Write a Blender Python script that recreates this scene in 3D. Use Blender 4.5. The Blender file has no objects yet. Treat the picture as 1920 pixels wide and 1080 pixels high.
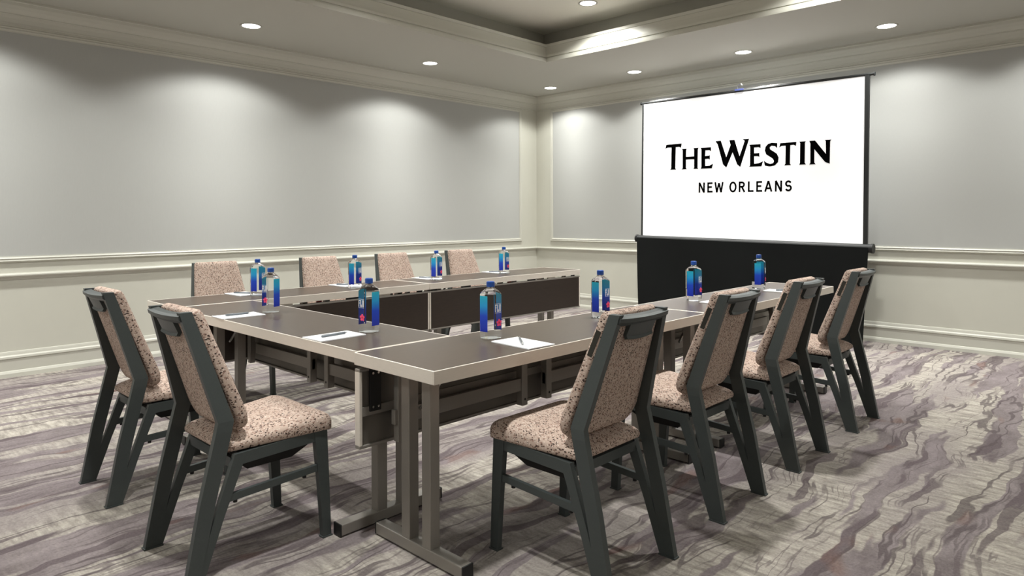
import bpy, bmesh, math, random
from mathutils import Vector, Matrix
random.seed(7)
S = bpy.context.scene
COL = S.collection

# ------------------------------------------------------------------ camera
F_PX, HORIZON, CAM_H = 1280.0, 406.3, 1.28
VIEW = math.atan2(1230.0, F_PX)                       # view azimuth from +X
cam_d = bpy.data.cameras.new('camera'); cam = bpy.data.objects.new('camera', cam_d); COL.objects.link(cam)
cam_d.sensor_width = 36.0; cam_d.lens = 36.0 * F_PX / 1920.0
cam_d.shift_y = -(540.0 - HORIZON) / 1920.0
cam_d.clip_start = 0.05
cam.rotation_euler = (Matrix.Rotation(VIEW - math.pi / 2, 4, 'Z') @ Matrix.Rotation(math.pi / 2, 4, 'X') @ Matrix.Rotation(-0.0035, 4, 'Z')).to_euler()
cam.location = (0, 0, CAM_H)
S.camera = cam

# ------------------------------------------------------------------ world, exposure
W = bpy.data.worlds.new('world'); S.world = W; W.use_nodes = True
W.node_tree.nodes['Background'].inputs[0].default_value = (0.75, 0.76, 0.74, 1)
W.node_tree.nodes['Background'].inputs[1].default_value = 0.05
S.view_settings.view_transform = 'Standard'; S.view_settings.look = 'None'
S.view_settings.gamma = 1.0; S.view_settings.use_curve_mapping = False
S.view_settings.exposure = 0.12
SPOT_W, LENS_E = 72.0, 12.0           # one recessed downlight: lamp power, lens glow
SPOT_COL = (0.985, 0.99, 0.955)

# ------------------------------------------------------------------ room sizes
XR, YL = 7.553, 6.75          # screen wall, left wall
XB, YB = -2.4, -3.2           # walls behind the camera
ZC = 3.03                     # lower ceiling
TX0, TX1, TY0, TY1, ZT = -0.6, 5.794, -1.5, 5.028, 3.42   # raised tray

# ------------------------------------------------------------------ materials
def srgb(r, g, b):
    f = lambda c: ((c / 255.0) / 12.92 if c / 255.0 <= 0.04045 else ((c / 255.0 + 0.055) / 1.055) ** 2.4)
    return (f(r), f(g), f(b), 1)
MATS = {}
def mat(name, color, rough=0.6, metal=0.0, noise=0.0, nscale=60.0, bump=0.0, bscale=200.0, spec=0.5, stretch=None, **kw):
    m = bpy.data.materials.new(name); m.use_nodes = True
    n, l = m.node_tree.nodes, m.node_tree.links
    b = n['Principled BSDF']
    b.inputs['Base Color'].default_value = color
    b.inputs['Roughness'].default_value = rough; b.inputs['Metallic'].default_value = metal
    b.inputs['Specular IOR Level'].default_value = spec
    for k, v in kw.items(): b.inputs[k.replace('_', ' ')].default_value = v
    tc = n.new('ShaderNodeTexCoord'); src = tc.outputs['Object']
    if stretch:
        mp = n.new('ShaderNodeMapping'); mp.inputs['Scale'].default_value = stretch
        l.new(src, mp.inputs[0]); src = mp.outputs[0]
    if noise > 0:
        t = n.new('ShaderNodeTexNoise'); t.inputs['Scale'].default_value = nscale; t.inputs['Detail'].default_value = 5
        l.new(src, t.inputs['Vector'])
        r = n.new('ShaderNodeMapRange'); r.inputs[3].default_value = 1 - noise; r.inputs[4].default_value = 1 + noise
        r.inputs[1].default_value = 0.25; r.inputs[2].default_value = 0.75
        l.new(t.outputs[0], r.inputs[0])
        x = n.new('ShaderNodeVectorMath'); x.operation = 'SCALE'
        x.inputs[0].default_value = color[:3]; l.new(r.outputs[0], x.inputs['Scale'])
        l.new(x.outputs[0], b.inputs['Base Color'])
    if bump > 0:
        t2 = n.new('ShaderNodeTexNoise'); t2.inputs['Scale'].default_value = bscale; t2.inputs['Detail'].default_value = 4
        l.new(src, t2.inputs['Vector'])
        bp = n.new('ShaderNodeBump'); bp.inputs['Strength'].default_value = bump; bp.inputs['Distance'].default_value = 0.002
        l.new(t2.outputs[0], bp.inputs['Height']); l.new(bp.outputs[0], b.inputs['Normal'])
    MATS[name] = m
    return m

def emis(name, color, strength):
    m = bpy.data.materials.new(name); m.use_nodes = True
    n, l = m.node_tree.nodes, m.node_tree.links
    n.clear(); o = n.new('ShaderNodeOutputMaterial'); e = n.new('ShaderNodeEmission')
    e.inputs[0].default_value = color; e.inputs[1].default_value = strength
    l.new(e.outputs[0], o.inputs[0]); MATS[name] = m
    return m

mat('paint', (0.58, 0.572, 0.50, 1), 0.55, noise=0.015, nscale=6)
mat('trim_paint', (0.57, 0.562, 0.495, 1), 0.45)
mat('wallpaper', (0.452, 0.455, 0.435, 1), 0.7, noise=0.035, nscale=40, stretch=(30, 30, 0.6), bump=0.05, bscale=300)
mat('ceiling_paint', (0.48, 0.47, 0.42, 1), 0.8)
mat('ceiling_lightened', (0.80, 0.785, 0.71, 1), 0.8)  # ceiling colour lightened to make up for light missing in the tray recess
mat('laminate', (0.066, 0.045, 0.031, 1), 0.33, noise=0.25, nscale=9, stretch=(2, 40, 1), spec=0.45)
mat('panel_laminate', (0.034, 0.023, 0.017, 1), 0.45, noise=0.2, nscale=9, stretch=(2, 1, 40), spec=0.4)
mat('edge_metal', (0.80, 0.74, 0.66, 1), 0.45, metal=0.12, noise=0.05, nscale=30, stretch=(1, 1, 25))
mat('leg_metal', (0.30, 0.278, 0.25, 1), 0.42, metal=0.35, noise=0.04, nscale=30, stretch=(20, 20, 1))
mat('panel_back', (0.17, 0.155, 0.135, 1), 0.45, metal=0.4)
mat('black_plastic', (0.008, 0.008, 0.008, 1), 0.5)
mat('steel', (0.6, 0.6, 0.6, 1), 0.25, metal=1.0)
mat('red_plastic', (0.35, 0.02, 0.02, 1), 0.4)
mat('chair_frame', (0.060, 0.070, 0.069, 1), 0.42, metal=0.15, noise=0.06, nscale=200, spec=0.5)
mat('pan_black', (0.006, 0.005, 0.005, 1), 0.7)
mat('paper', (0.85, 0.86, 0.88, 1), 0.7)
mat('pen_grey', (0.17, 0.19, 0.21, 1), 0.3, metal=0.3)
mat('screen_black', (0.012, 0.013, 0.013, 1), 0.5)
mat('skirt_cloth', (0.0065, 0.0075, 0.0075, 1), 0.9, spec=0.2, bump=0.2, bscale=500)
mat('logo_black', (0.002, 0.002, 0.002, 1), 0.9, spec=0.0)
mat('cap_blue', (0.012, 0.075, 0.36, 1), 0.35)
mat('label_white', (0.85, 0.87, 0.9, 1), 0.5)
mat('petal_pink', (0.80, 0.06, 0.16, 1), 0.5)
mat('petal_red', (0.5, 0.01, 0.03, 1), 0.5)
mat('blue_plastic', (0.03, 0.04, 0.12, 1), 0.4)
mat('brand_tag', (0.02, 0.018, 0.012, 1), 0.5)
mat('tag_gold', (0.25, 0.2, 0.06, 1), 0.5)
mat('water', (0.95, 0.98, 1.0, 1), 0.02, Transmission_Weight=1.0, IOR=1.12)
emis('lens_glow', (1.0, 0.98, 0.95, 1), LENS_E)

def screen_mat():          # the projected picture: lit white fabric
    m = mat('screen_white', (0.88, 0.88, 0.88, 1), 0.8)
    b = m.node_tree.nodes['Principled BSDF']
    b.inputs['Emission Color'].default_value = (1, 1, 1, 1); b.inputs['Emission Strength'].default_value = 0.40
screen_mat()

def ramp_mat(name, z0, z1, stops, rough=0.3):
    m = mat(name, (1, 1, 1, 1), rough)
    n, l = m.node_tree.nodes, m.node_tree.links
    tc = n.new('ShaderNodeTexCoord'); sp = n.new('ShaderNodeSeparateXYZ'); l.new(tc.outputs['Object'], sp.inputs[0])
    r = n.new('ShaderNodeMapRange'); r.inputs[1].default_value = z0; r.inputs[2].default_value = z1; l.new(sp.outputs[2], r.inputs[0])
    cr = n.new('ShaderNodeValToRGB'); l.new(r.outputs[0], cr.inputs[0])
    e = cr.color_ramp.elements
    while len(e) < len(stops): e.new(0.5)
    for q, (p, c) in zip(e, stops): q.position = p; q.color = c
    l.new(cr.outputs[0], n['Principled BSDF'].inputs['Base Color'])
ramp_mat('label_gradient', 0.03, 0.20, [(0.0, (0.010, 0.03, 0.46, 1)), (0.42, (0.012, 0.07, 0.62, 1)), (0.68, (0.015, 0.36, 0.74, 1)), (1.0, (0.02, 0.50, 0.60, 1))])

def fabric():
    m = mat('fleck_fabric', (0.45, 0.34, 0.28, 1), 0.85, spec=0.2)
    n, l = m.node_tree.nodes, m.node_tree.links; b = n['Principled BSDF']
    tc = n.new('ShaderNodeTexCoord')
    def vor(scale, seed, rand):
        mp = n.new('ShaderNodeMapping'); mp.inputs['Location'].default_value = (seed, seed * .7, seed * .3)
        mp.inputs['Rotation'].default_value = (seed, seed * 2, seed * 3)
        mp.inputs['Scale'].default_value = (1.0, 0.55, 0.8)
        l.new(tc.outputs['Object'], mp.inputs[0])
        v = n.new('ShaderNodeTexVoronoi'); v.inputs['Scale'].default_value = scale; v.inputs['Randomness'].default_value = rand
        l.new(mp.outputs[0], v.inputs['Vector'])
        sp = n.new('ShaderNodeSeparateColor'); l.new(v.outputs['Color'], sp.inputs[0])
        return v.outputs['Distance'], sp
    col = None
    prev = (0.50, 0.385, 0.32, 1)
    for scale, seed, keep, dist, c in ((150, 3.1, 0.40, 0.42, (0.31, 0.20, 0.16, 1)), (190, 1.7, 0.40, 0.38, (0.13, 0.085, 0.068, 1)), (165, 9.3, 0.26, 0.40, (0.060, 0.040, 0.034, 1)), (210, 5.5, 0.3, 0.38, (0.66, 0.56, 0.49, 1))):
        d, sp = vor(scale, seed, 1.0)
        a = n.new('ShaderNodeMath'); a.operation = 'LESS_THAN'; a.inputs[1].default_value = dist; l.new(d, a.inputs[0])
        k = n.new('ShaderNodeMath'); k.operation = 'LESS_THAN'; k.inputs[1].default_value = keep; l.new(sp.outputs[0], k.inputs[0])
        mu = n.new('ShaderNodeMath'); mu.operation = 'MULTIPLY'; l.new(a.outputs[0], mu.inputs[0]); l.new(k.outputs[0], mu.inputs[1])
        mx = n.new('ShaderNodeMix'); mx.data_type = 'RGBA'; l.new(mu.outputs[0], mx.inputs[0])
        if col is None: mx.inputs[6].default_value = prev
        else: l.new(col, mx.inputs[6])
        mx.inputs[7].default_value = c; col = mx.outputs[2]
    l.new(col, b.inputs['Base Color'])
    t = n.new('ShaderNodeTexNoise'); t.inputs['Scale'].default_value = 600; l.new(tc.outputs['Object'], t.inputs['Vector'])
    bp = n.new('ShaderNodeBump'); bp.inputs['Strength'].default_value = 0.25; bp.inputs['Distance'].default_value = 0.001
    l.new(t.outputs[0], bp.inputs['Height']); l.new(bp.outputs[0], b.inputs['Normal'])
fabric()

def carpet():
    m = mat('carpet', (0.3, 0.27, 0.26, 1), 0.95, spec=0.1)
    n, l = m.node_tree.nodes, m.node_tree.links; b = n['Principled BSDF']
    tc = n.new('ShaderNodeTexCoord')
    def mapping(src, loc, sc):
        mp = n.new('ShaderNodeMapping'); mp.inputs['Location'].default_value = loc; mp.inputs['Scale'].default_value = sc
        l.new(src, mp.inputs[0]); return mp.outputs[0]
    def noise(src, loc, sc, detail=3, rough=0.5):
        t = n.new('ShaderNodeTexNoise'); t.inputs['Scale'].default_value = 1; t.inputs['Detail'].default_value = detail
        t.inputs['Roughness'].default_value = rough
        l.new(mapping(src, loc, sc), t.inputs['Vector']); return t.outputs[0]
    def rng(v, a, c, lo=0.0, hi=1.0):
        r = n.new('ShaderNodeMapRange'); r.inputs[1].default_value = a; r.inputs[2].default_value = c
        r.inputs[3].default_value = lo; r.inputs[4].default_value = hi
        l.new(v, r.inputs[0]); return r.outputs[0]
    def op(o, a, c):
        q = n.new('ShaderNodeMath'); q.operation = o
        for i, v in enumerate((a, c)):
            if isinstance(v, (int, float)): q.inputs[i].default_value = v
            else: l.new(v, q.inputs[i])
        return q.outputs[0]
    def mix(f, a, c):
        x = n.new('ShaderNodeMix'); x.data_type = 'RGBA'
        l.new(f, x.inputs[0])
        for i, v in ((6, a), (7, c)):
            if isinstance(v, tuple): x.inputs[i].default_value = v
            else: l.new(v, x.inputs[i])
        return x.outputs[2]
    P = tc.outputs['Object']
    # wavy bands that run along X
    w1 = noise(P, (3.0, 1.0, 0), (1.3, 1.1, 1), 2)
    w2 = noise(P, (9.0, 4.0, 0), (4.2, 3.0, 1), 2, 0.5)
    dy = op('ADD', op('MULTIPLY', op('SUBTRACT', w1, 0.5), 0.30), op('MULTIPLY', op('SUBTRACT', w2, 0.5), 0.10))
    cb = n.new('ShaderNodeCombineXYZ'); l.new(dy, cb.inputs[1])
    ad = n.new('ShaderNodeVectorMath'); l.new(P, ad.inputs[0]); l.new(cb.outputs[0], ad.inputs[1])
    Q = ad.outputs[0]
    weave = noise(P, (0, 0, 0), (90, 90, 1), 2, 0.7)
    brush = noise(P, (5, 2, 0), (34, 7, 1), 3, 0.6)
    cloud = noise(Q, (2.2, 7.7, 0), (0.5, 1.8, 1), 3, 0.55)
    broad = noise(Q, (11.0, 3.3, 0), (0.7, 7.8, 1), 2, 0.45)
    shade = noise(P, (15.0, 6.3, 0), (3.5, 9.0, 1), 3, 0.6)
    band = noise(Q, (21.0, 13.3, 0), (0.9, 11.0, 1), 2, 0.4)
    thin = noise(Q, (31.0, 23.3, 0), (0.7, 7.5, 1), 2, 0.45)
    thin2 = noise(Q, (71.0, 43.3, 0), (1.2, 15.0, 1), 2, 0.45)
    c = mix(rng(brush, 0.33, 0.67), (0.245, 0.220, 0.195, 1), (0.49, 0.45, 0.392, 1))
    c = mix(op('MULTIPLY', rng(cloud, 0.46, 0.60), 0.70), c, (0.265, 0.230, 0.226, 1))
    pur = mix(rng(shade, 0.35, 0.65), (0.150, 0.122, 0.128, 1), (0.245, 0.208, 0.215, 1))
    c = mix(op('MULTIPLY', rng(broad, 0.520, 0.548), 0.85), c, pur)
    c = mix(op('MULTIPLY', rng(band, 0.60, 0.62), 0.75), c, (0.115, 0.090, 0.096, 1))
    gate = rng(noise(P, (41, 3, 0), (1.6, 3.0, 1), 2), 0.42, 0.50)
    ridge = op('ABSOLUTE', op('SUBTRACT', thin, 0.5), 0.0)
    c = mix(op('MULTIPLY', op('MULTIPLY', rng(ridge, 0.020, 0.010), gate), 0.75), c, (0.10, 0.080, 0.082, 1))
    gate2 = rng(noise(P, (61, 13, 0), (2.2, 4.0, 1), 2), 0.46, 0.54)
    ridge2 = op('ABSOLUTE', op('SUBTRACT', thin2, 0.52), 0.0)
    c = mix(op('MULTIPLY', op('MULTIPLY', rng(ridge2, 0.022, 0.010), gate2), 0.6), c, (0.13, 0.105, 0.108, 1))
    rust = op('MULTIPLY', rng(noise(P, (51, 33, 0), (2.2, 5.0, 1), 2), 0.62, 0.68), rng(broad, 0.50, 0.55))
    c = mix(op('MULTIPLY', rust, 0.40), c, (0.20, 0.105, 0.075, 1))
    v = n.new('ShaderNodeVectorMath'); v.operation = 'SCALE'; l.new(c, v.inputs[0]); l.new(rng(weave, 0.25, 0.75, 0.73, 1.09), v.inputs['Scale'])
    l.new(v.outputs[0], b.inputs['Base Color'])
    bp = n.new('ShaderNodeBump'); bp.inputs['Strength'].default_value = 0.35; bp.inputs['Distance'].default_value = 0.004
    l.new(weave, bp.inputs['Height']); l.new(bp.outputs[0], b.inputs['Normal'])
carpet()

# ------------------------------------------------------------------ mesh helpers
class MB:
    def __init__(s): s.v, s.f, s.sm = [], [], []
    def add(s, verts, faces, smooth=False):
        o = len(s.v); s.v += [tuple(p) for p in verts]
        s.f += [tuple(i + o for i in f) for f in faces]; s.sm += [smooth] * len(faces); return s
    def box(s, x0, x1, y0, y1, z0, z1, bev=0.0):
        if bev <= 0:
            v = [(x, y, z) for x in (x0, x1) for y in (y0, y1) for z in (z0, z1)]
            return s.add(v, [(0, 1, 3, 2), (4, 6, 7, 5), (0, 4, 5, 1), (2, 3, 7, 6), (0, 2, 6, 4), (1, 5, 7, 3)])
        bm = bmesh.new(); bmesh.ops.create_cube(bm, size=1.0)
        for q in bm.verts: q.co = ((x0 + x1) / 2 + q.co.x * (x1 - x0), (y0 + y1) / 2 + q.co.y * (y1 - y0), (z0 + z1) / 2 + q.co.z * (z1 - z0))
        bmesh.ops.bevel(bm, geom=list(bm.edges), offset=bev, segments=2, profile=0.5, affect='EDGES')
        bm.verts.index_update()
        s.add([q.co[:] for q in bm.verts], [[q.index for q in f.verts] for f in bm.faces]); bm.free(); return s
    def loft(s, rings, cap0=True, cap1=True, smooth=False, closed=True):
        n = len(rings[0]); v = [p for r in rings for p in r]; f = []
        for i in range(len(rings) - 1):
            for j in range(n if closed else n - 1):
                k = (j + 1) % n
                f.append((i * n + j, i * n + k, (i + 1) * n + k, (i + 1) * n + j))
        s.add(v, f, smooth)
        if cap0: s.add(rings[0], [tuple(reversed(range(n)))])
        if cap1: s.add(rings[-1], [tuple(range(n))])
        return s
    def bar(s, stations):
        """stations: (cx, cy, cz, half_x, half_y): a swept rectangular tube, rings horizontal"""
        rings = [[(x - a, y - c, z), (x + a, y - c, z), (x + a, y + c, z), (x - a, y + c, z)] for x, y, z, a, c in stations]
        return s.loft(rings)
    def tube(s, p, q, r, n=12, r2=None):
        p, q = Vector(p), Vector(q); d = (q - p).normalized(); a = d.orthogonal().normalized(); b = d.cross(a)
        r2 = r if r2 is None else r2
        rg = lambda c, rr: [tuple(c + a * rr * math.cos(t * 2 * math.pi / n) + b * rr * math.sin(t * 2 * math.pi / n)) for t in range(n)]
        return s.loft([rg(p, r), rg(q, r2)], smooth=True)
    def beam(s, p, q, w, h, upv=(0, 0, 1)):
        p, q = Vector(p), Vector(q); d = (q - p).normalized(); a = d.cross(Vector(upv)).normalized(); b = a.cross(d)
        rg = lambda c: [tuple(c + a * i * w / 2 + b * j * h / 2) for i, j in ((-1, -1), (1, -1), (1, 1), (-1, 1))]
        return s.loft([rg(p), rg(q)])
    def build(s, name, m, parent=None):
        me = bpy.data.meshes.new(name); me.from_pydata(s.v, [], s.f); me.update()
        bm = bmesh.new(); bm.from_mesh(me); bmesh.ops.recalc_face_normals(bm, faces=bm.faces); bm.to_mesh(me); bm.free()
        for p, t in zip(me.polygons, s.sm): p.use_smooth = t
        me.materials.append(MATS[m])
        o = bpy.data.objects.new(name, me); COL.objects.link(o)
        if parent is not None: o.parent = parent
        return o

def thing(name, label, cat, loc=(0, 0, 0), rz=0.0, group=None):
    o = bpy.data.objects.new(name, None); COL.objects.link(o); o.empty_display_size = 0.1
    o.location = loc; o.rotation_euler = (0, 0, rz); o['label'] = label; o['category'] = cat
    if group: o['group'] = group
    return o
def struct(o): o['kind'] = 'structure'; return o
def copy_tree(o, parent=None):
    c = o.copy(); COL.objects.link(c); c.parent = parent
    for ch in o.children: copy_tree(ch, c)
    return c
def place(proto, used, label, loc, rz, group=None):
    o = copy_tree(proto) if used else proto
    o.location = loc; o.rotation_euler = (0, 0, rz); o['label'] = label
    if group: o['group'] = group
    return o

# ------------------------------------------------------------------ room shell
struct(MB().box(XB - .1, XR + .1, YB - .1, YL + .1, -0.1, 0.0).build('floor', 'carpet'))
struct(MB().box(XB - .1, XR, YL, YL + .1, 0, ZT + .1).build('wall_left', 'paint'))
struct(MB().box(XR, XR + .1, YB - .1, YL + .1, 0, ZT + .1).build('wall_right', 'paint'))
struct(MB().box(XB - .1, XR, YB - .1, YB, 0, ZT + .1).build('wall_front', 'paint'))
struct(MB().box(XB - .1, XB, YB, YL, 0, ZT + .1).build('wall_back', 'paint'))

def rect_ring(x0, x1, y0, y1, d):            # d > 0: inwards
    return [(x0 + d, y0 + d), (x1 - d, y0 + d), (x1 - d, y1 - d), (x0 + d, y1 - d)]
SIDES = {'front': (0, 1), 'right': (1, 2), 'left': (2, 3), 'back': (3, 0)}
def side_profile(side, rect, prof):
    """prof: open list of (inset, z) swept along one side of rect with mitred ends"""
    i, j = SIDES[side]; r = [rect_ring(*rect, d) for d, z in prof]
    A = [(r[k][i][0], r[k][i][1], prof[k][1]) for k in range(len(prof))]
    B = [(r[k][j][0], r[k][j][1], prof[k][1]) for k in range(len(prof))]
    return MB().loft([A, B], cap0=False, cap1=False, closed=False)
ROOM = (XB, XR, YB, YL); TRAY = (TX0, TX1, TY0, TY1)
# lower ceiling: one ring around the tray, raised ceiling in the middle
cm = MB()
ob = rect_ring(XB - .1, XR + .1, YB - .1, YL + .1, 0); ib = rect_ring(*TRAY, -0.07)
for i in range(4):
    j = (i + 1) % 4
    a, b_, c_, d_ = ob[i], ob[j], ib[j], ib[i]
    lo = [(p[0], p[1], ZC) for p in (a, b_, c_, d_)]; hi = [(p[0], p[1], ZC + .1) for p in (a, b_, c_, d_)]
    cm.add(lo + hi, [(0, 3, 2, 1), (4, 5, 6, 7), (0, 1, 5, 4), (1, 2, 6, 5), (2, 3, 7, 6), (3, 0, 4, 7)])
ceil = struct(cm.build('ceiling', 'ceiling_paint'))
MB().box(TX0 - .35, TX1 + .35, TY0 - .35, TY1 + .35, ZT, ZT + .1).build('raised_ceiling', 'ceiling_lightened', ceil)
for i, sd in enumerate(SIDES):
    # tray upstand, ceiling plate and stepped moulding
    t = struct(side_profile(sd, TRAY, [(-.265, ZC + .08), (-.265, ZT + .01)]).build('trim_%d' % (i + 1), 'ceiling_paint'))
    side_profile(sd, TRAY, [(-.17, ZC), (-.17, ZC - .012), (-.005, ZC - .012)]).build('ceiling_plate', 'ceiling_paint', t)
    side_profile(sd, TRAY, [(-.012, ZC - .012), (-.002, ZC - .018), (0, ZC - .004), (0, ZC + .022), (-.012, ZC + .028), (-.012, ZC + .036), (-.004, ZC + .038), (-.004, ZC + .062),
                            (-.014, ZC + .064), (-.018, ZC + .09), (-.022, ZC + .12), (-.024, ZC + .158), (-.016, ZC + .160), (-.010, ZC + .186), (-.27, ZC + .190)]).build('crown_moulding', 'trim_paint', t)
    # wall crown
    k = struct(side_profile(sd, ROOM, [(.125, ZC), (.125, ZC - .018), (.112, ZC - .022), (.105, ZC - .045), (.085, ZC - .072), (.06, ZC - .092), (.052, ZC - .1), (.052, ZC - .108),
                                       (.040, ZC - .112), (.030, ZC - .135), (.022, ZC - .165), (.022, ZC - .178), (.012, ZC - .182), (.012, ZC - .2), (0, ZC - .2)]).build('trim_%d' % (i + 5), 'trim_paint'))
    # chair rail
    struct(side_profile(sd, ROOM, [(0, .838), (.010, .838), (.012, .833), (.030, .830), (.034, .824), (.034, .815), (.026, .811), (.022, .804), (.010, .797), (.008, .786), (0, .786)]).build('trim_%d' % (i + 9), 'trim_paint'))
    # baseboard: cap, board, shoe
    bb = struct(side_profile(sd, ROOM, [(0, .142), (.016, .142), (.016, .05), (0, .05)]).build('baseboard_' + sd, 'trim_paint'))
    side_profile(sd, ROOM, [(0, .205), (.006, .203), (.009, .192), (.012, .175), (.020, .165), (.022, .150), (.016, .143)]).build('cap_moulding', 'trim_paint', bb)
    side_profile(sd, ROOM, [(.014, .052), (.022, .048), (.030, .030), (.032, 0)]).build('shoe_moulding', 'trim_paint', bb)

def wall_panel(n, side, a0, a1):
    """picture-frame moulding with wallpaper inside, along a wall between a0 and a1"""
    z0, z1, w = .925, 2.835, .048
    if side == 'left': P = lambda a, d, z: (a, YL - d, z)
    elif side == 'right': P = lambda a, d, z: (XR - d, a, z)
    elif side == 'front': P = lambda a, d, z: (a, YB + d, z)
    else: P = lambda a, d, z: (XB + d, a, z)
    m = MB()
    prof = [(0, 0), (0, .010), (.010, .020), (.020, .016), (.030, .020), (.042, .010), (w, .010), (w, .002)]
    rings = []
    for cx_, cz_, sx, sz in ((a0, z0, 1, 1), (a1, z0, -1, 1), (a1, z1, -1, -1), (a0, z1, 1, -1)):
        rings.append([P(cx_ + sx * u, d, cz_ + sz * u) for u, d in prof])
    rings.append(rings[0])
    m.loft(rings, cap0=False, cap1=False, closed=False)
    t = struct(m.build('trim_%d' % n, 'trim_paint'))
    q = MB(); i = w - .002
    q.add([P(a0 + i, .003, z0 + i), P(a1 - i, .003, z0 + i), P(a1 - i, .003, z1 - i), P(a0 + i, .003, z1 - i)], [(0, 1, 2, 3)])
    q.build('wallpaper_panel', 'wallpaper', t)
wall_panel(13, 'left', -2.0, 7.222)
wall_panel(14, 'right', -2.8, 6.475)
wall_panel(15, 'front', -2.0, 7.2)
wall_panel(16, 'back', -2.8, 6.4)

# ------------------------------------------------------------------ recessed downlights
def downlight_proto():
    t = thing('downlight', 'x', 'ceiling light', group='recessed ceiling downlights')
    n = 32; m = MB()
    pr = [(.098, 0), (.097, -.004), (.088, -.006), (.080, -.004), (.078, -.0005)]
    rings = [[(r * math.cos(2 * math.pi * i / n), r * math.sin(2 * math.pi * i / n), z) for i in range(n)] for r, z in pr]
    m.loft(rings, cap0=False, cap1=False, smooth=True).build('trim_ring', 'ceiling_paint', t)
    MB().add([(.079 * math.cos(2 * math.pi * i / n), .079 * math.sin(2 * math.pi * i / n), -.0015) for i in range(n)], [tuple(reversed(range(n)))]).build('lens', 'lens_glow', t)
    return t
SPOT = bpy.data.lights.new('downlight_lamp', 'SPOT')
SPOT.energy = SPOT_W; SPOT.color = SPOT_COL; SPOT.spot_size = math.radians(139); SPOT.spot_blend = 0.32; SPOT.shadow_soft_size = 0.07
# reflector optics: intensity falls off towards the edge of the beam
SPOT.use_nodes = True
_n, _l = SPOT.node_tree.nodes, SPOT.node_tree.links
_e = next(q for q in _n if q.type == 'EMISSION')
_tc = _n.new('ShaderNodeTexCoord'); _sx = _n.new('ShaderNodeSeparateXYZ')
_sq = _n.new('ShaderNodeMath'); _sq.operation = 'MULTIPLY'; _sb = _n.new('ShaderNodeMath'); _sb.operation = 'SUBTRACT'; _sb.inputs[0].default_value = 1.35
_pw = _n.new('ShaderNodeMath'); _pw.operation = 'POWER'; _pw.inputs[1].default_value = -1.5
_l.new(_tc.outputs['Normal'], _sx.inputs[0]); _l.new(_sx.outputs[2], _sq.inputs[0]); _l.new(_sx.outputs[2], _sq.inputs[1])
_l.new(_sq.outputs[0], _sb.inputs[1]); _l.new(_sb.outputs[0], _pw.inputs[0]); _l.new(_pw.outputs[0], _e.inputs['Strength'])
dl = downlight_proto()
lo = bpy.data.objects.new('lamp', SPOT); COL.objects.link(lo); lo.parent = dl; lo.location = (0, 0, -.02)
DL = [((2.847, 6.03), 'round recessed downlight in the left ceiling border, nearest the left edge of the picture'),
      ((4.96, 6.05), 'round recessed downlight in the ceiling above the left wall, between two others'),
      ((7.06, 6.05), 'small round recessed downlight deepest in the far ceiling corner'),
      ((7.0, 4.66), 'round recessed downlight left of and above the projection screen'),
      ((6.98, 3.27), 'round recessed downlight in the ceiling above the middle of the projection screen'),
      ((6.95, 1.87), 'round recessed downlight in the ceiling near the upper right, right of the screen'),
      ((6.95, .48), None), ((6.95, -.91), None), ((.73, 6.03), None), ((-1.38, 6.03), None),
      ((-1.7, 3.2), None), ((-1.7, 0.4), None), ((1.8, -2.4), None), ((4.4, -2.4), None)]
DLT = [((5.47, 4.19), 'round recessed downlight in the raised tray ceiling at the top of the picture'),
       ((3.3, 4.19), None), ((1.1, 4.19), None), ((5.47, 1.9), None), ((3.3, 1.9), None), ((1.1, 1.9), None)]
SPOT_R = SPOT.copy(); SPOT_R.energy = SPOT_W * 0.72     # the row along the screen wall is dimmed
first = True
for lst, z in ((DL, ZC), (DLT, ZT)):
    for (x, y), lab in lst:
        o = dl if first else copy_tree(dl)
        first = False
        if x > 6.5:
            for q in o.children:
                if q.type == 'LIGHT': q.data = SPOT_R
        else:
            for q in o.children:
                if q.type == 'LIGHT': q.data = SPOT
        o.location = (x, y, z); o['label'] = lab or 'round recessed ceiling downlight outside the picture'

# ------------------------------------------------------------------ projection screen
SC_Y = 3.40; SC_X = 7.19
scr = thing('projection_screen', 'large white projection screen with a black hotel logo above a black skirt', 'projection screen', (SC_X, SC_Y, 0), 0)
scr.rotation_euler = (math.radians(0.9), 0, math.radians(-2.6))
# local frame: screen plane at x = 0, u = -y (to the right in the photograph), z up
U0, U1 = -1.326, 1.254; HW = (U1 - U0) / 2; UC = (U0 + U1) / 2; ZB, ZTP = 1.012, 2.648
def sp(u, z, d=0.0): return (-d, -u, z)           # d > 0: towards the room
def uvpoly(m, pts, d0, d1):
    n = len(pts); m.loft([[sp(u, z, d0) for u, z in pts], [sp(u, z, d1) for u, z in pts]])
    return m
cs = uvpoly(MB(), [(U0, ZB), (U1, ZB), (U1, ZTP), (U0, ZTP)], 0, .004).build('screen_fabric', 'screen_white', scr)
for s, w in ((-1, .020), (1, .040)):
    u0 = UC + s * HW; u1 = UC + s * (HW + w)
    uvpoly(MB(), [(min(u0, u1), ZB), (max(u0, u1), ZB), (max(u0, u1), ZTP + .01), (min(u0, u1), ZTP + .01)], -.012, .012).build('side_border', 'screen_black', scr)
tb = MB().tube(sp(U0 - .035, ZTP + .012), sp(U1 + .075, ZTP + .012), .014).build('top_bar', 'screen_black', scr)
MB().tube(sp(U0 * .94, ZTP + .03, -.01), sp(U1 * .5, ZTP + .03, -.01), .005).build('steel_rod', 'steel', tb)
for s in (-1, 1):
    uu = U0 - .035 if s < 0 else U1 + .075
    MB().tube(sp(uu, ZTP + .012), sp(uu + s * .012, ZTP + .012), .02).build('end_knob', 'screen_black', tb)
hk = MB()
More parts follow.
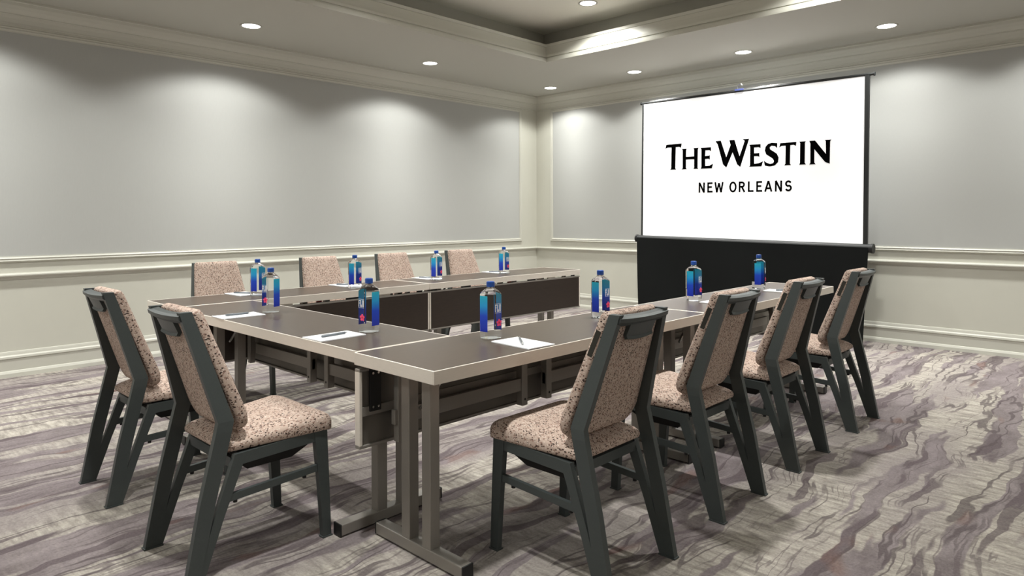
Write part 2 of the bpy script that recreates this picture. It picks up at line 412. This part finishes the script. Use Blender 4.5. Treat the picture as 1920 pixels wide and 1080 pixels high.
pts = [(-.06, 0), (-.06, .03), (-.045, .055), (-.02, .06), (-.005, .045), (-.01, .02)]
for a, b_ in zip(pts[:-1], pts[1:]): hk.tube(sp(-.02 + a[0], ZTP + .03 + a[1]), sp(-.02 + b_[0], ZTP + .03 + b_[1]), .007, 8)
hk.build('hook', 'steel', scr)
MB().box(-.03, .02, .0, .10, ZTP + .012, ZTP + .034, .004).build('handle', 'blue_plastic', scr)
# roller case and skirt
case = MB().tube(sp(U0 - .075, ZB - .03), sp(U1 + .075, ZB - .03), .042, 20).build('roller_case', 'screen_black', scr)
for s in (-1, 1):
    uu = U0 - .075 if s < 0 else U1 + .075
    MB().tube(sp(uu, ZB - .03), sp(uu + s * .02, ZB - .03), .047, 20).build('end_cap', 'black_plastic', case)
MB().box(.02, .05, -.02, .02, .06, ZTP + .02).build('mast', 'screen_black', scr)
ft = MB()
for a in (30, 150, 270): ft.beam((.035, 0, .34), (.035 + .10 * math.cos(math.radians(a)), .45 * math.sin(math.radians(a)), .06), .02, .03)
ft.build('tripod_feet', 'screen_black', scr)
sk = MB(); NU, NZ = 110, 16; rows = []
for k in range(NZ + 1):
    z = ZB - .02 - (ZB - .02 - .045) * k / NZ; row = []
    for i in range(NU + 1):
        t = i / NU; g = k / NZ
        u = (U0 - .062 + g * .030) + t * (2 * HW + .122 - g * .075)
        d = .046 - .012 * g + g * (.009 * math.sin(t * 17 + 1.3 * math.sin(t * 9)) + .003 * math.sin(t * 61 + 2)) + .004 * math.sin(t * 13 + z * 4)
        row.append(sp(u, z + .01 * g * math.sin(t * 31), d))
    rows.append(row)
back = [[(x + .006, y, z) for x, y, z in r] for r in rows]
for rr in (rows, back): sk.loft(rr, cap0=False, cap1=False, smooth=True, closed=False)
sk.build('skirt', 'skirt_cloth', scr)

# lettering printed on the screen picture, in the screen's own (u, z) frame
LOGO = [
    [(-1.008,2.076),(-0.995,2.125),(-0.782,2.127),(-0.791,2.077),(-0.811,2.089),(-0.863,2.089),(-0.867,1.839),(-0.856,1.822),(-0.939,1.822),(-0.923,1.838),(-0.922,2.088),(-0.975,2.09)],
    [(-0.776,2.063),(-0.712,2.063),(-0.722,2.045),(-0.722,1.967),(-0.613,1.967),(-0.614,2.046),(-0.622,2.062),(-0.555,2.062),(-0.566,2.044),(-0.567,1.833),(-0.557,1.82),(-0.623,1.82),(-0.611,1.833),(-0.612,1.934),(-0.722,1.934),(-0.722,1.837),(-0.71,1.821),(-0.779,1.819),(-0.765,1.835),(-0.767,2.042)],
    [(-0.529,2.059),(-0.396,2.061),(-0.395,2.015),(-0.415,2.027),(-0.468,2.028),(-0.47,1.963),(-0.422,1.964),(-0.41,1.971),(-0.41,1.919),(-0.422,1.93),(-0.469,1.929),(-0.468,1.849),(-0.409,1.851),(-0.367,1.871),(-0.382,1.819),(-0.527,1.819),(-0.516,1.837),(-0.518,2.041)],
    [(-0.341,2.125),(-0.273,2.126),(-0.204,1.936),(-0.153,2.07),(-0.169,2.126),(-0.106,2.124),(-0.044,1.938),(0.015,2.106),(-0.007,2.124),(0.067,2.125),(-0.034,1.82),(-0.071,1.851),(-0.127,1.987),(-0.202,1.821),(-0.243,1.858),(-0.311,2.086)],
    [(0.068,2.059),(0.199,2.058),(0.199,2.015),(0.18,2.026),(0.126,2.026),(0.127,1.962),(0.17,1.962),(0.186,1.965),(0.187,1.921),(0.17,1.929),(0.127,1.93),(0.128,1.849),(0.182,1.853),(0.228,1.872),(0.212,1.818),(0.068,1.818),(0.081,1.834),(0.08,2.04)],
    [(0.385,2.057),(0.383,2.004),(0.359,2.026),(0.323,2.033),(0.302,2.019),(0.307,1.995),(0.344,1.971),(0.381,1.945),(0.401,1.904),(0.396,1.856),(0.362,1.821),(0.305,1.812),(0.249,1.824),(0.237,1.878),(0.273,1.851),(0.31,1.84),(0.341,1.846),(0.351,1.868),(0.338,1.894),(0.303,1.918),(0.263,1.943),(0.248,1.984),(0.255,2.024),(0.281,2.053),(0.323,2.065)],
    [(0.406,2.01),(0.418,2.054),(0.59,2.056),(0.583,2.014),(0.563,2.027),(0.525,2.026),(0.523,1.835),(0.535,1.817),(0.463,1.816),(0.475,1.835),(0.475,2.024),(0.431,2.024)],
    [(0.617,2.056),(0.687,2.056),(0.678,2.04),(0.678,1.834),(0.691,1.818),(0.62,1.817),(0.629,1.834),(0.629,2.041)],
    [(0.722,2.057),(0.781,2.057),(0.891,1.915),(0.888,2.043),(0.877,2.057),(0.942,2.057),(0.931,2.04),(0.929,1.815),(0.883,1.834),(0.775,1.969),(0.776,1.834),(0.789,1.816),(0.724,1.815),(0.736,1.833),(0.734,2.029)],
]
for pl in LOGO: uvpoly(MB(), pl, .0042, .0052).build('letter', 'logo_black', cs)
def stroke(m, pts, w, closed=False):
    n = len(pts)
    for i in range(n if closed else n - 1):
        a, b = Vector(pts[i]), Vector(pts[(i + 1) % n]); d = (b - a).normalized(); q = Vector((-d.y, d.x)) * w / 2; e = d * (w * .12 if n > 4 else 0)
        uvpoly(m, [tuple(a - q - e), tuple(b - q + e), tuple(b + q + e), tuple(a + q - e)], .0042, .0052)
def arc(cx, cz, rx, rz, a0, a1, n=12): return [(cx + rx * math.cos(math.radians(a0 + (a1 - a0) * i / n)), cz + rz * math.sin(math.radians(a0 + (a1 - a0) * i / n))) for i in range(n + 1)]
GL = [('N', -.549, -.470), ('E', -.437, -.369), ('W', -.347, -.234), ('O', -.163, -.075), ('R', -.049, .025), ('L', .059, .124), ('E', .155, .223), ('A', .246, .337), ('N', .364, .442), ('S', .472, .547)]
z0, z1, w = 1.543, 1.659, .0195
for ch, a, b in GL:
    i, j, h0, h1 = a + w / 2, b - w / 2, z0 + w / 2, z1 - w / 2; zm = (z0 + z1) / 2
    if ch == 'N': ls = [[(i, z0), (i, z1)], [(i, z1), (j, z0)], [(j, z0), (j, z1)]]
    elif ch == 'E': ls = [[(i, z0), (i, z1)], [(a, h0), (b, h0)], [(a, zm + .004), (b - .010, zm + .004)], [(a, h1), (b - .002, h1)]]
    elif ch == 'W': ls = [[(i, z1), (a + .030, z0)], [(a + .030, z0), ((a + b) / 2, z1 - .01)], [((a + b) / 2, z1 - .01), (b - .030, z0)], [(b - .030, z0), (j, z1)]]
    elif ch == 'O': ls = [arc((a + b) / 2, zm, (b - a - w) / 2, (z1 - z0 - w) / 2 + .002, 0, 360, 24)]
    elif ch == 'R': ls = [[(i, z0), (i, z1)], [(a, h1), (b - .034, h1)] , arc(b - .036, h1 - .024, .030 - w / 2 + .004, .024, 90, -90, 10), [(a, h1 - .048), (b - .034, h1 - .048)], [(b - .038, h1 - .048), (b - .006, z0)]]
    elif ch == 'L': ls = [[(i, z0), (i, z1)], [(a, h0), (b, h0)]]
    elif ch == 'A': ls = [[(i, z0), ((a + b) / 2, z1)], [(j, z0), ((a + b) / 2, z1)], [(a + .022, z0 + .036), (b - .022, z0 + .036)]]
    else:
        c = (a + b) / 2; rx = (b - a - w) / 2
        ls = [arc(c, h1 - .024, rx * .92, .024, 25, 180, 9) + arc(c, h1 - .024, rx * .92, .026, 180, 255, 4) + arc(c, h0 + .026, rx, .026, 75, -5, 5) + arc(c, h0 + .026, rx, .026, -5, -155, 9)]
    sm_ = MB()
    for q in ls: stroke(sm_, q, w)
    sm_.build('letter', 'logo_black', cs)

# ------------------------------------------------------------------ tables
TL, TW, TH = 1.925, .488, .75
def make_table(label, loc, rz, ia, ib, group='folding tables set out in a U', hinge=True):
    """local x along the table, local y = 0 chair side .. TW panel side"""
    t = thing('folding_table', label, 'table', loc, rz, group)
    top = MB().box(.005, TL - .005, .005, TW - .005, TH - .045, TH - .0005).build('tabletop', 'laminate', t)
    e = .006
    for nm, b in (('front', (0, TL, 0, e)), ('back', (0, TL, TW - e, TW)), ('l', (0, e, e, TW - e)), ('r', (TL - e, TL, e, TW - e))):
        MB().box(b[0], b[1], b[2], b[3], TH - .048, TH, .0015).build('edge_trim', 'edge_metal', top)
    ys = (.172, .297)
    for xf in (ia, TL - ib):
        ft = MB().box(xf - .025, xf + .025, -.028, .490, .006, .05, .003).build('foot_bar', 'leg_metal', t)
        for y0, y1 in ((-.033, -.026), (.488, .495)):
            MB().box(xf - .026, xf + .026, y0, y1, .004, .052, .002).build('end_cap', 'black_plastic', ft)
        for y0 in (.03, .43): MB().tube((xf, y0, 0), (xf, y0, .008), .014, 10).build('glide', 'black_plastic', ft)
        for yc in ys:
            MB().box(xf - .023, xf + .023, yc - .025, yc + .025, .048, TH - .046, .003).build('leg', 'leg_metal', t)
        d = 1 if xf < TL / 2 else -1
        MB().tube((xf, .235, TH - .20), (xf + d * .17, .235, TH - .055), .008, 8).build('folding_brace', 'steel', t)
        MB().box(xf - .03, xf + .03, .14, .33, TH - .066, TH - .046).build('hinge_plate', 'panel_back', t)
    # bracing frames that hang behind the legs, meeting two posts at mid-length
    yb = .405
    for s, xf in ((-1, ia), (1, TL - ib)):
        xc = TL / 2 + s * .088
        st = MB().box(xc - .019, xc + .019, yb - .02, yb + .02, .385, TH - .046, .003).build('centre_post', 'leg_metal', t)
        MB().tube((xc, yb - .021, .415), (xc, yb - .0185, .415), .006, 8).build('bolt', 'black_plastic', st)
        a, b = sorted((xf, xc - s * .019))
        MB().box(a, b, yb - .012, yb + .012, .455, .515, .003).build('brace_rail', 'leg_metal', t)
        xo = .155 if s < 0 else TL - .155
        MB().box(xo - .016, xo + .016, yb - .016, yb + .016, .385, TH - .046, .003).build('panel_post', 'leg_metal', t)
        MB().tube((xf, yb, TH - .085), (xc, yb, TH - .085), .009, 8).build('tension_rod', 'black_plastic', t)
    kn = MB().tube((TL / 2 - .03, yb, TH - .048), (TL / 2 - .03, yb, TH - .12), .014, 10).build('lock_pin', 'steel', t)
    MB().tube((TL / 2 - .03, yb, TH - .05), (TL / 2 - .03, yb, TH - .085), .020, 10).build('lock_grip', 'red_plastic', kn)
    # modesty panel: board in a thin metal frame
    y0, y1, z0, z1 = TW - .036, TW - .004, .375, .688
    pn = MB().box(.012, TL - .012, y0 + .010, y1 - .004, z0 + .008, z1 - .008).build('modesty_panel', 'panel_back', t)
    MB().box(.010, TL - .010, y1 - .005, y1 - .001, z0 + .006, z1 - .006).build('panel_face', 'panel_laminate', pn)
    for b in ((0, TL, z0, z0 + .012), (0, TL, z1 - .012, z1), (0, .014, z0 + .012, z1 - .012), (TL - .014, TL, z0 + .012, z1 - .012)):
        MB().box(b[0], b[1], y0, y1, b[2], b[3], .002).build('panel_frame', 'edge_metal' if b[1] - b[0] < .1 else 'leg_metal', pn)
    MB().box(.014, TL - .014, y0 + .002, y0 + .012, .50, .535).build('panel_rib', 'leg_metal', pn)
    for xh in (.072, TL - .072):
        hg = MB().box(xh - .026, xh + .026, y0 - .006, y0 + .004, .515, TH - .05, .001).build('hinge', 'black_plastic', t)
        for dx in (-.013, .013):
            for z in (.532, TH - .085): MB().tube((xh + dx, y0 - .008, z), (xh + dx, y0 - .004, z), .005, 8).build('screw', 'steel', hg)
    for xh in (.42, .70, 1.22, 1.52):
        MB().box(xh - .05, xh + .05, y0 + .008, y1 - .01, z1 - .004, TH - .047).build('panel_hanger', 'black_plastic' if xh in (.70, 1.52) else 'edge_metal', t)
    return t
tR1 = make_table('long dark-topped folding table at the front right, nearest the viewer', (1.50, 1.815, 0), 0, .125, .235)
tR2 = make_table('long dark-topped folding table on the right, with its end before the screen', (3.432, 1.808, 0), 0, .085, .265)
tC = make_table('dark-topped folding table closing the U on the left, with two chairs behind', (1.518, 4.237, 0), -math.pi / 2, .235, .095)
tB1 = make_table('back folding table along the left wall, its corner beside the near chairs', (3.462, 4.728, 0), math.pi, .165, .10)
tB2 = make_table('farthest folding table along the left wall, ending in the far corner', (5.392, 4.728, 0), math.pi, .235, .235)

# ------------------------------------------------------------------ chairs
def rrect(hx0, hx1, y0, y1, r, n=5, axis='z', c=0.0):
    """rounded trapezoid in plan: half width hx0 at y0, hx1 at y1"""
    pts = []
    for (sx, yy, hx, a0) in ((1, y0, hx0, -90), (1, y1, hx1, 0), (-1, y1, hx1, 90), (-1, y0, hx0, 180)):
        rr = r[0] if yy == y0 else r[1]
        cy_ = yy + rr if yy == y0 else yy - rr
        for i in range(n + 1):
            t = math.radians(a0 + 90.0 * i / n)
            pts.append((sx * (hx - rr) + rr * math.cos(t), cy_ + rr * math.sin(t)))
    return pts
def make_chair():
    t = thing('banquet_chair', 'x', 'chair')
    # seat pad
    seat = MB(); rings = []
    for inset, z in ((.010, .433), (.002, .435), (0, .442), (0, .468), (.003, .480), (.009, .489), (.022, .497), (.050, .503), (.110, .506)):
        o = rrect(.196 - inset, .224 - inset, -.150 + inset, .284 - inset, (max(.022 - inset * .2, .01), max(.035 - inset * .2, .02)))
        q = max(0.0, min(1.0, (z - .445) / .06))
        rings.append([(x, y, z - .03 * max(0, .2 - y) * .6 - q * .40 * max(0, -y - .04) - .15 * max(0, y - .22)) for x, y in o])
    seat.loft(rings, smooth=True)
    sp_ = seat.build('seat_pad', 'fleck_fabric', t)
    # backrest pad: loft along the thickness, outline in (x, s) with s up the back
    B0, B1 = Vector((0, -.092, .490)), Vector((0, -.247, .945))
    up = (B1 - B0); H = up.length; up = up / H; nrm = Vector((0, up.z, -up.y))      # nrm points forward
    def bp(x, s, d):
        bow = -.020 * (1 - (x / .2) ** 2) * (0.35 + 0.65 * s / H)
        p = B0 + up * s + nrm * (d + bow); return (x, p.y, p.z)
    pad = MB(); rings = []
    for inset, d in ((.010, .002), (.002, .004), (0, .012), (0, .030), (.004, .040), (.014, .048), (.034, .054), (.08, .058)):
        o = rrect(.208 - inset, .156 - inset, .0 + inset, H - inset, (.055, .016), n=5)
        rings.append([bp(x, s, d) for x, s in o])
    pad.loft(rings, smooth=True)
    bk = pad.build('back_cushion', 'fleck_fabric', t)
    rear = MB(); rings = []
    for inset, d in ((0, .003), (0, -.010), (.006, -.016), (.03, -.018)):
        o = rrect(.188 - inset, .128 - inset, .012 + inset, H - .012 - inset * .3, (.07, .012), n=6)
        rings.append([bp(x, s, d) for x, s in o])
    rear.loft(rings, smooth=True)
    rear.build('back_upholstery', 'fleck_fabric', t)
    for s in (-1, 1):
        # back upright: foot to bend to top
        m = MB(); th = .0125
        m.bar([(s * .200, -.270, 0.0, th, .025), (s * .199, -.216, .27, th, .028), (s * .198, -.158, .510, th, .029), (s * .196, -.150, .545, th, .029), (s * .168, -.208, .745, th, .026), (s * .141, -.269, .945, th, .022)])
        u = m.build('back_upright', 'chair_frame', t)
        MB().box(s * .200 - .016, s * .200 + .016, -.298, -.228, 0.0, .006).build('foot_glide', 'chair_frame', u)
        # rear leg bent down from the seat rail
        m = MB()
        m.bar([(s * .199, -.246, 0.0, .0115, .015), (s * .198, -.178, .20, .0115, .018), (s * .197, -.104, .395, .0115, .022), (s * .197, -.098, .420, .0115, .020)])
        m.build('rear_leg', 'chair_frame', t)
        m = MB(); m.bar([(s * .206, .252, 0.0, .0125, .018), (s * .205, .240, .22, .0125, .022), (s * .203, .226, .436, .0125, .028)])
        fl = m.build('front_leg', 'chair_frame', t)
        MB().box(s * .206 - .016, s * .206 + .016, .230, .274, 0.0, .006).build('foot_glide', 'chair_frame', fl)
        MB().beam((s * .203, .25, .414), (s * .197, -.105, .399), .022, .042).build('seat_rail', 'chair_frame', t)
        sr = MB().beam((s * .204, .235, .285), (s * .198, -.140, .266), .016, .026).build('side_stretcher', 'chair_frame', t)
        for q in (.20, .93):
            p = Vector((s * .204, .235, .272)).lerp(Vector((s * .198, -.140, .253)), q)
            MB().tube(p, p - Vector((0, 0, .010)), .008, 8).build('stacking_bumper', 'pan_black', sr)
    MB().beam((-.19, -.118, .388), (.19, -.118, .388), .018, .036).build('rear_crossbar', 'chair_frame', t)
    MB().beam((-.2, .222, .408), (.2, .222, .408), .022, .034).build('front_crossbar', 'chair_frame', t)
    pan = MB(); pan.loft([[(x, y, .338) for x, y in ((-.160, -.05), (.160, -.05), (.160, .13), (-.160, .13))], [(x, y, .372) for x, y in ((-.172, -.085), (.172, -.085), (.172, .19), (-.172, .19))], [(x, y, .434) for x, y in ((-.175, -.10), (.175, -.10), (.175, .205), (-.175, .205))]])
    pan.build('seat_pan', 'pan_black', t)
    # curved top rail with cap, grip plate
    n = 12; rail = MB(); rings = []
    for i in range(n + 1):
        x = -.152 + .304 * i / n
        rings.append([bp(x, H - .028, -.004), bp(x, H + .002, -.004), bp(x, H + .006, -.026), bp(x, H + .004, -.040), bp(x, H - .010, -.042), bp(x, H - .028, -.030)])
    rail.loft(rings); tr = rail.build('top_rail', 'chair_frame', t)
    g = MB(); rings = []
    for i in range(9):
        x = -.080 + .160 * i / 8; e = .006 * (1 - ((i - 4) / 4.0) ** 2)
        rings.append([bp(x, H - .012, -.018), bp(x, H - .012, -.034), bp(x, H - .068 - e, -.030), bp(x, H - .076 - e, -.038), bp(x, H - .084 - e, -.028), bp(x, H - .072 - e, -.016)])
    g.loft(rings); g.build('grip_plate', 'chair_frame', tr)
    tg = MB(); rings = [[bp(-(.208 - .052 * (.66 + .20 * k / 6)) + o, H * (.66 + .20 * k / 6), d) for o, d in ((0.002, .011), (-.0015, .011), (-.0015, .031), (.002, .031))] for k in range(7)]
    tg.loft(rings); q = tg.build('fabric_tag', 'brand_tag', bk)
    return t
CH = make_chair()
GR = 'banquet chairs around the tables'
chairs = [
    ((2.060, 1.622), 0, 'flecked fabric banquet chair at the front right, largest and nearest the viewer'),
    ((2.857, 1.625), 0, 'flecked banquet chair on the right side, second from the viewer'),
    ((3.640, 1.618), .0, 'flecked banquet chair on the right side, third from the viewer'),
    ((4.503, 1.612), .0, 'flecked banquet chair on the right side, farthest, nearest the screen'),
    ((1.206, 2.652), -math.pi / 2, 'flecked banquet chair at the front left, nearer of the pair'),
    ((1.222, 3.585), -math.pi / 2, 'flecked banquet chair at the left edge, farther of the front pair'),
    ((2.155, 4.925), math.pi, 'flecked chair back against the left wall side, leftmost of the far four'),
    ((3.020, 4.925), math.pi, 'flecked chair back on the far side of the tables, second from left'),
    ((3.770, 4.925), math.pi, 'flecked chair back on the far side of the tables, third from left'),
    ((4.605, 4.925), math.pi, 'flecked chair back on the far side of the tables, nearest the far corner'),
]
for i, (p, rz, lab) in enumerate(chairs): place(CH, i > 0, lab, (p[0], p[1], 0), rz, GR)

# ------------------------------------------------------------------ water bottles
def make_bottle():
    t = thing('water_bottle', 'x', 'bottle')
    A, C = .044, .022
    def octo(k, z, rnd=0.0):
        a, c = A * k, C * k
        pts = [(a, -(a - c)), (a, a - c), (a - c, a), (-(a - c), a), (-a, a - c), (-a, -(a - c)), (-(a - c), -a), (a - c, -a)]
        r = []
        for x, y in pts:
            q = math.hypot(x, y); R = A * k * 1.02
            r.append((x * (1 - rnd) + x / q * R * rnd, y * (1 - rnd) + y / q * R * rnd, z))
        return r
    m = MB()
    m.loft([octo(.80, .002), octo(.93, .001), octo(.985, .010), octo(1.0, .022), octo(1, .188), octo(.97, .194), octo(.72, .2075, .3), octo(.44, .216, .8), octo(.34, .2205, 1), octo(.33, .228, 1)])
    bd = m.build('body', 'water', t)
    n = 20; cap = MB(); rings = []
    for r, z in ((.0175, .2235), (.0182, .2255), (.0182, .243), (.0170, .2465), (.012, .248)):
        rings.append([(r * math.cos(2 * math.pi * i / n), r * math.sin(2 * math.pi * i / n), z) for i in range(n)])
    cap.loft(rings, smooth=False); cap.build('cap', 'cap_blue', t)
    # printed side labels (left and right faces)
    w = A - C
    for s in (-1, 1):
        x = s * (A + .0006)
        MB().box(min(x, x - s * .0004), max(x, x - s * .0004), -w, w, .032, .187).build('side_label', 'label_gradient', t)
    y = -A - .0003
    tx = MB(); d0, d1 = y - .0012, y - .0006
    def bx(x0, x1, z0, z1): tx.box(x0, x1, d0, d1, z0, z1)
    z0, z1 = .118, .150
    bx(-.020, -.0165, z0, z1); bx(-.020, -.010, z1 - .004, z1); bx(-.020, -.0115, .134, .138)      # F
    bx(-.0075, -.004, z0, z1)                                                                      # I
    bx(.0045, .008, z0 + .003, z1); bx(-.0015, .007, z0, z0 + .004); bx(-.0015, .0015, z0, z0 + .011)   # J
    bx(.0115, .015, z0, z1)                                                                        # I
    bx(-.021, .017, z0 - .0045, z0 - .0035); bx(-.021, .017, z1 + .0035, z1 + .0045)
    tx.build('lettering', 'label_white', bd)
    fw = MB()
    cx_, cz_ = .005, .070
    for k in range(5):
        a = math.radians(90 + 72 * k); pts = []
        for q, r in ((-34, .006), (-30, .0125), (-12, .0165), (12, .0165), (30, .0125), (34, .006)):
            pts.append((cx_ + r * math.cos(a + math.radians(q)), cz_ + r * math.sin(a + math.radians(q))))
        pts.append((cx_, cz_))
        fw.loft([[(u, d0, v) for u, v in pts], [(u, d1, v) for u, v in pts]])
    fo = fw.build('flower_print', 'petal_pink', t)
    ce = MB(); pts = [(cx_ + .005 * math.cos(math.radians(30 * k)), cz_ + .005 * math.sin(math.radians(30 * k))) for k in range(12)]
    ce.loft([[(u, d0 - .0005, v) for u, v in pts], [(u, d0, v) for u, v in pts]]); ce.build('flower_centre', 'petal_red', fo)
    return t
BT = make_bottle(); GB = 'water bottles on the tables'
bots = [
    ((2.090, 2.140), 0.05, 'blue-capped water bottle at the front of the right table, beside a white notepad'),
    ((2.905, 2.150), 0.02, 'blue-capped water bottle on the right table, before the nearest right chair back'),
    ((3.875, 2.145), 0.0, 'blue-capped water bottle against the black skirt, left of the two there'),
    ((4.830, 2.150), 0.25, 'blue-capped water bottle against the black skirt, farthest along the right table'),
    ((1.822, 2.672), -math.pi / 2 + .12, 'blue-capped water bottle on the left end table, nearer of its two'),
    ((1.828, 3.640), -math.pi / 2 + .30, 'mostly clear water bottle on the left end table, overlapping a bluer one behind'),
    ((2.150, 4.470), 0.55, 'blue water bottle at the left end of the far table, partly behind another bottle'),
    ((2.865, 4.385), 0.42, 'blue water bottle on the far table, left of the middle far chairs'),
    ((3.700, 4.440), 0.32, 'blue water bottle on the far table, between the two rightmost far chairs'),
    ((4.550, 4.480), 0.15, 'small blue-capped bottle on the far table, nearest the far room corner'),
]
for i, (p, rz, lab) in enumerate(bots): place(BT, i > 0, lab, (p[0], p[1], TH), rz, GB)

# ------------------------------------------------------------------ notepads and pens
def make_pad():
    t = thing('notepad', 'x', 'notepad')
    MB().box(-.075, .075, -.115, .115, 0, .0012).build('backing_card', 'paper', t)
    for k in range(3):
        MB().box(-.075 + .0004 * k, .075 - .0003 * k, -.115, .115 - .0003 * k, .0012 + .0011 * k, .0012 + .0011 * (k + 1)).build('sheet_stack', 'paper', t)
    MB().box(-.076, .076, .108, .1155, 0, .0050, .0008).build('binding_strip', 'paper', t)
    return t
def make_pen():
    t = thing('pen', 'x', 'pen')
    r = .0052
    MB().tube((0, -.055, r), (0, .045, r), r, 12).build('barrel', 'pen_grey', t)
    MB().tube((0, -.055, r), (0, -.070, r), r, 12, .0012).build('tip', 'steel', t)
    MB().tube((0, .045, r), (0, .068, r), r * 1.04, 12, r * .9).build('cap_end', 'pen_grey', t)
    MB().box(-.0016, .0016, .028, .066, 2 * r, 2 * r + .0018).build('clip', 'steel', t)
    return t
PD, PN = make_pad(), make_pen()
pads = [  # centre, rotation, where, pen offset, pen rotation
    ((2.085, 1.943), -.06, 'at the front of the right table', (.0, .01), -.72),
    ((2.925, 1.950), .0, 'partly hidden by the nearest right chair back', (.02, .0), .3),
    ((3.880, 1.955), .0, 'behind the second right chair back, before the black skirt', (.02, .0), .5),
    ((4.760, 1.945), .1, 'farthest along the right table, near the screen', (.02, .0), 1.1),
    ((1.640, 2.672), math.pi / 2 + .03, 'on the left end table, nearer of its two', (.0, .0), math.pi / 2 + .1),
    ((1.632, 3.612), math.pi / 2 - .02, 'on the left end table, farther of its two', (.0, .01), math.pi / 2),
    ((2.115, 4.615), .05, 'on the far table beside the leftmost far chair', (.0, .0), .6),
    ((2.925, 4.610), .05, 'on the far table beside the second far chair', (.0, .0), .7),
    ((3.740, 4.615), .0, 'on the far table beside the third far chair', (.0, .0), .8),
    ((4.575, 4.615), .0, 'on the far table nearest the room corner', (.0, .0), 1.2),
]
for i, (p, rz, wh, po, pr) in enumerate(pads):
    place(PD, i > 0, 'white paper notepad ' + wh, (p[0], p[1], TH), rz, 'white notepads on the tables')
    place(PN, i > 0, 'grey ballpoint pen on the notepad ' + wh, (p[0] + po[0], p[1] + po[1], TH + .0051), pr, 'grey pens on the notepads')
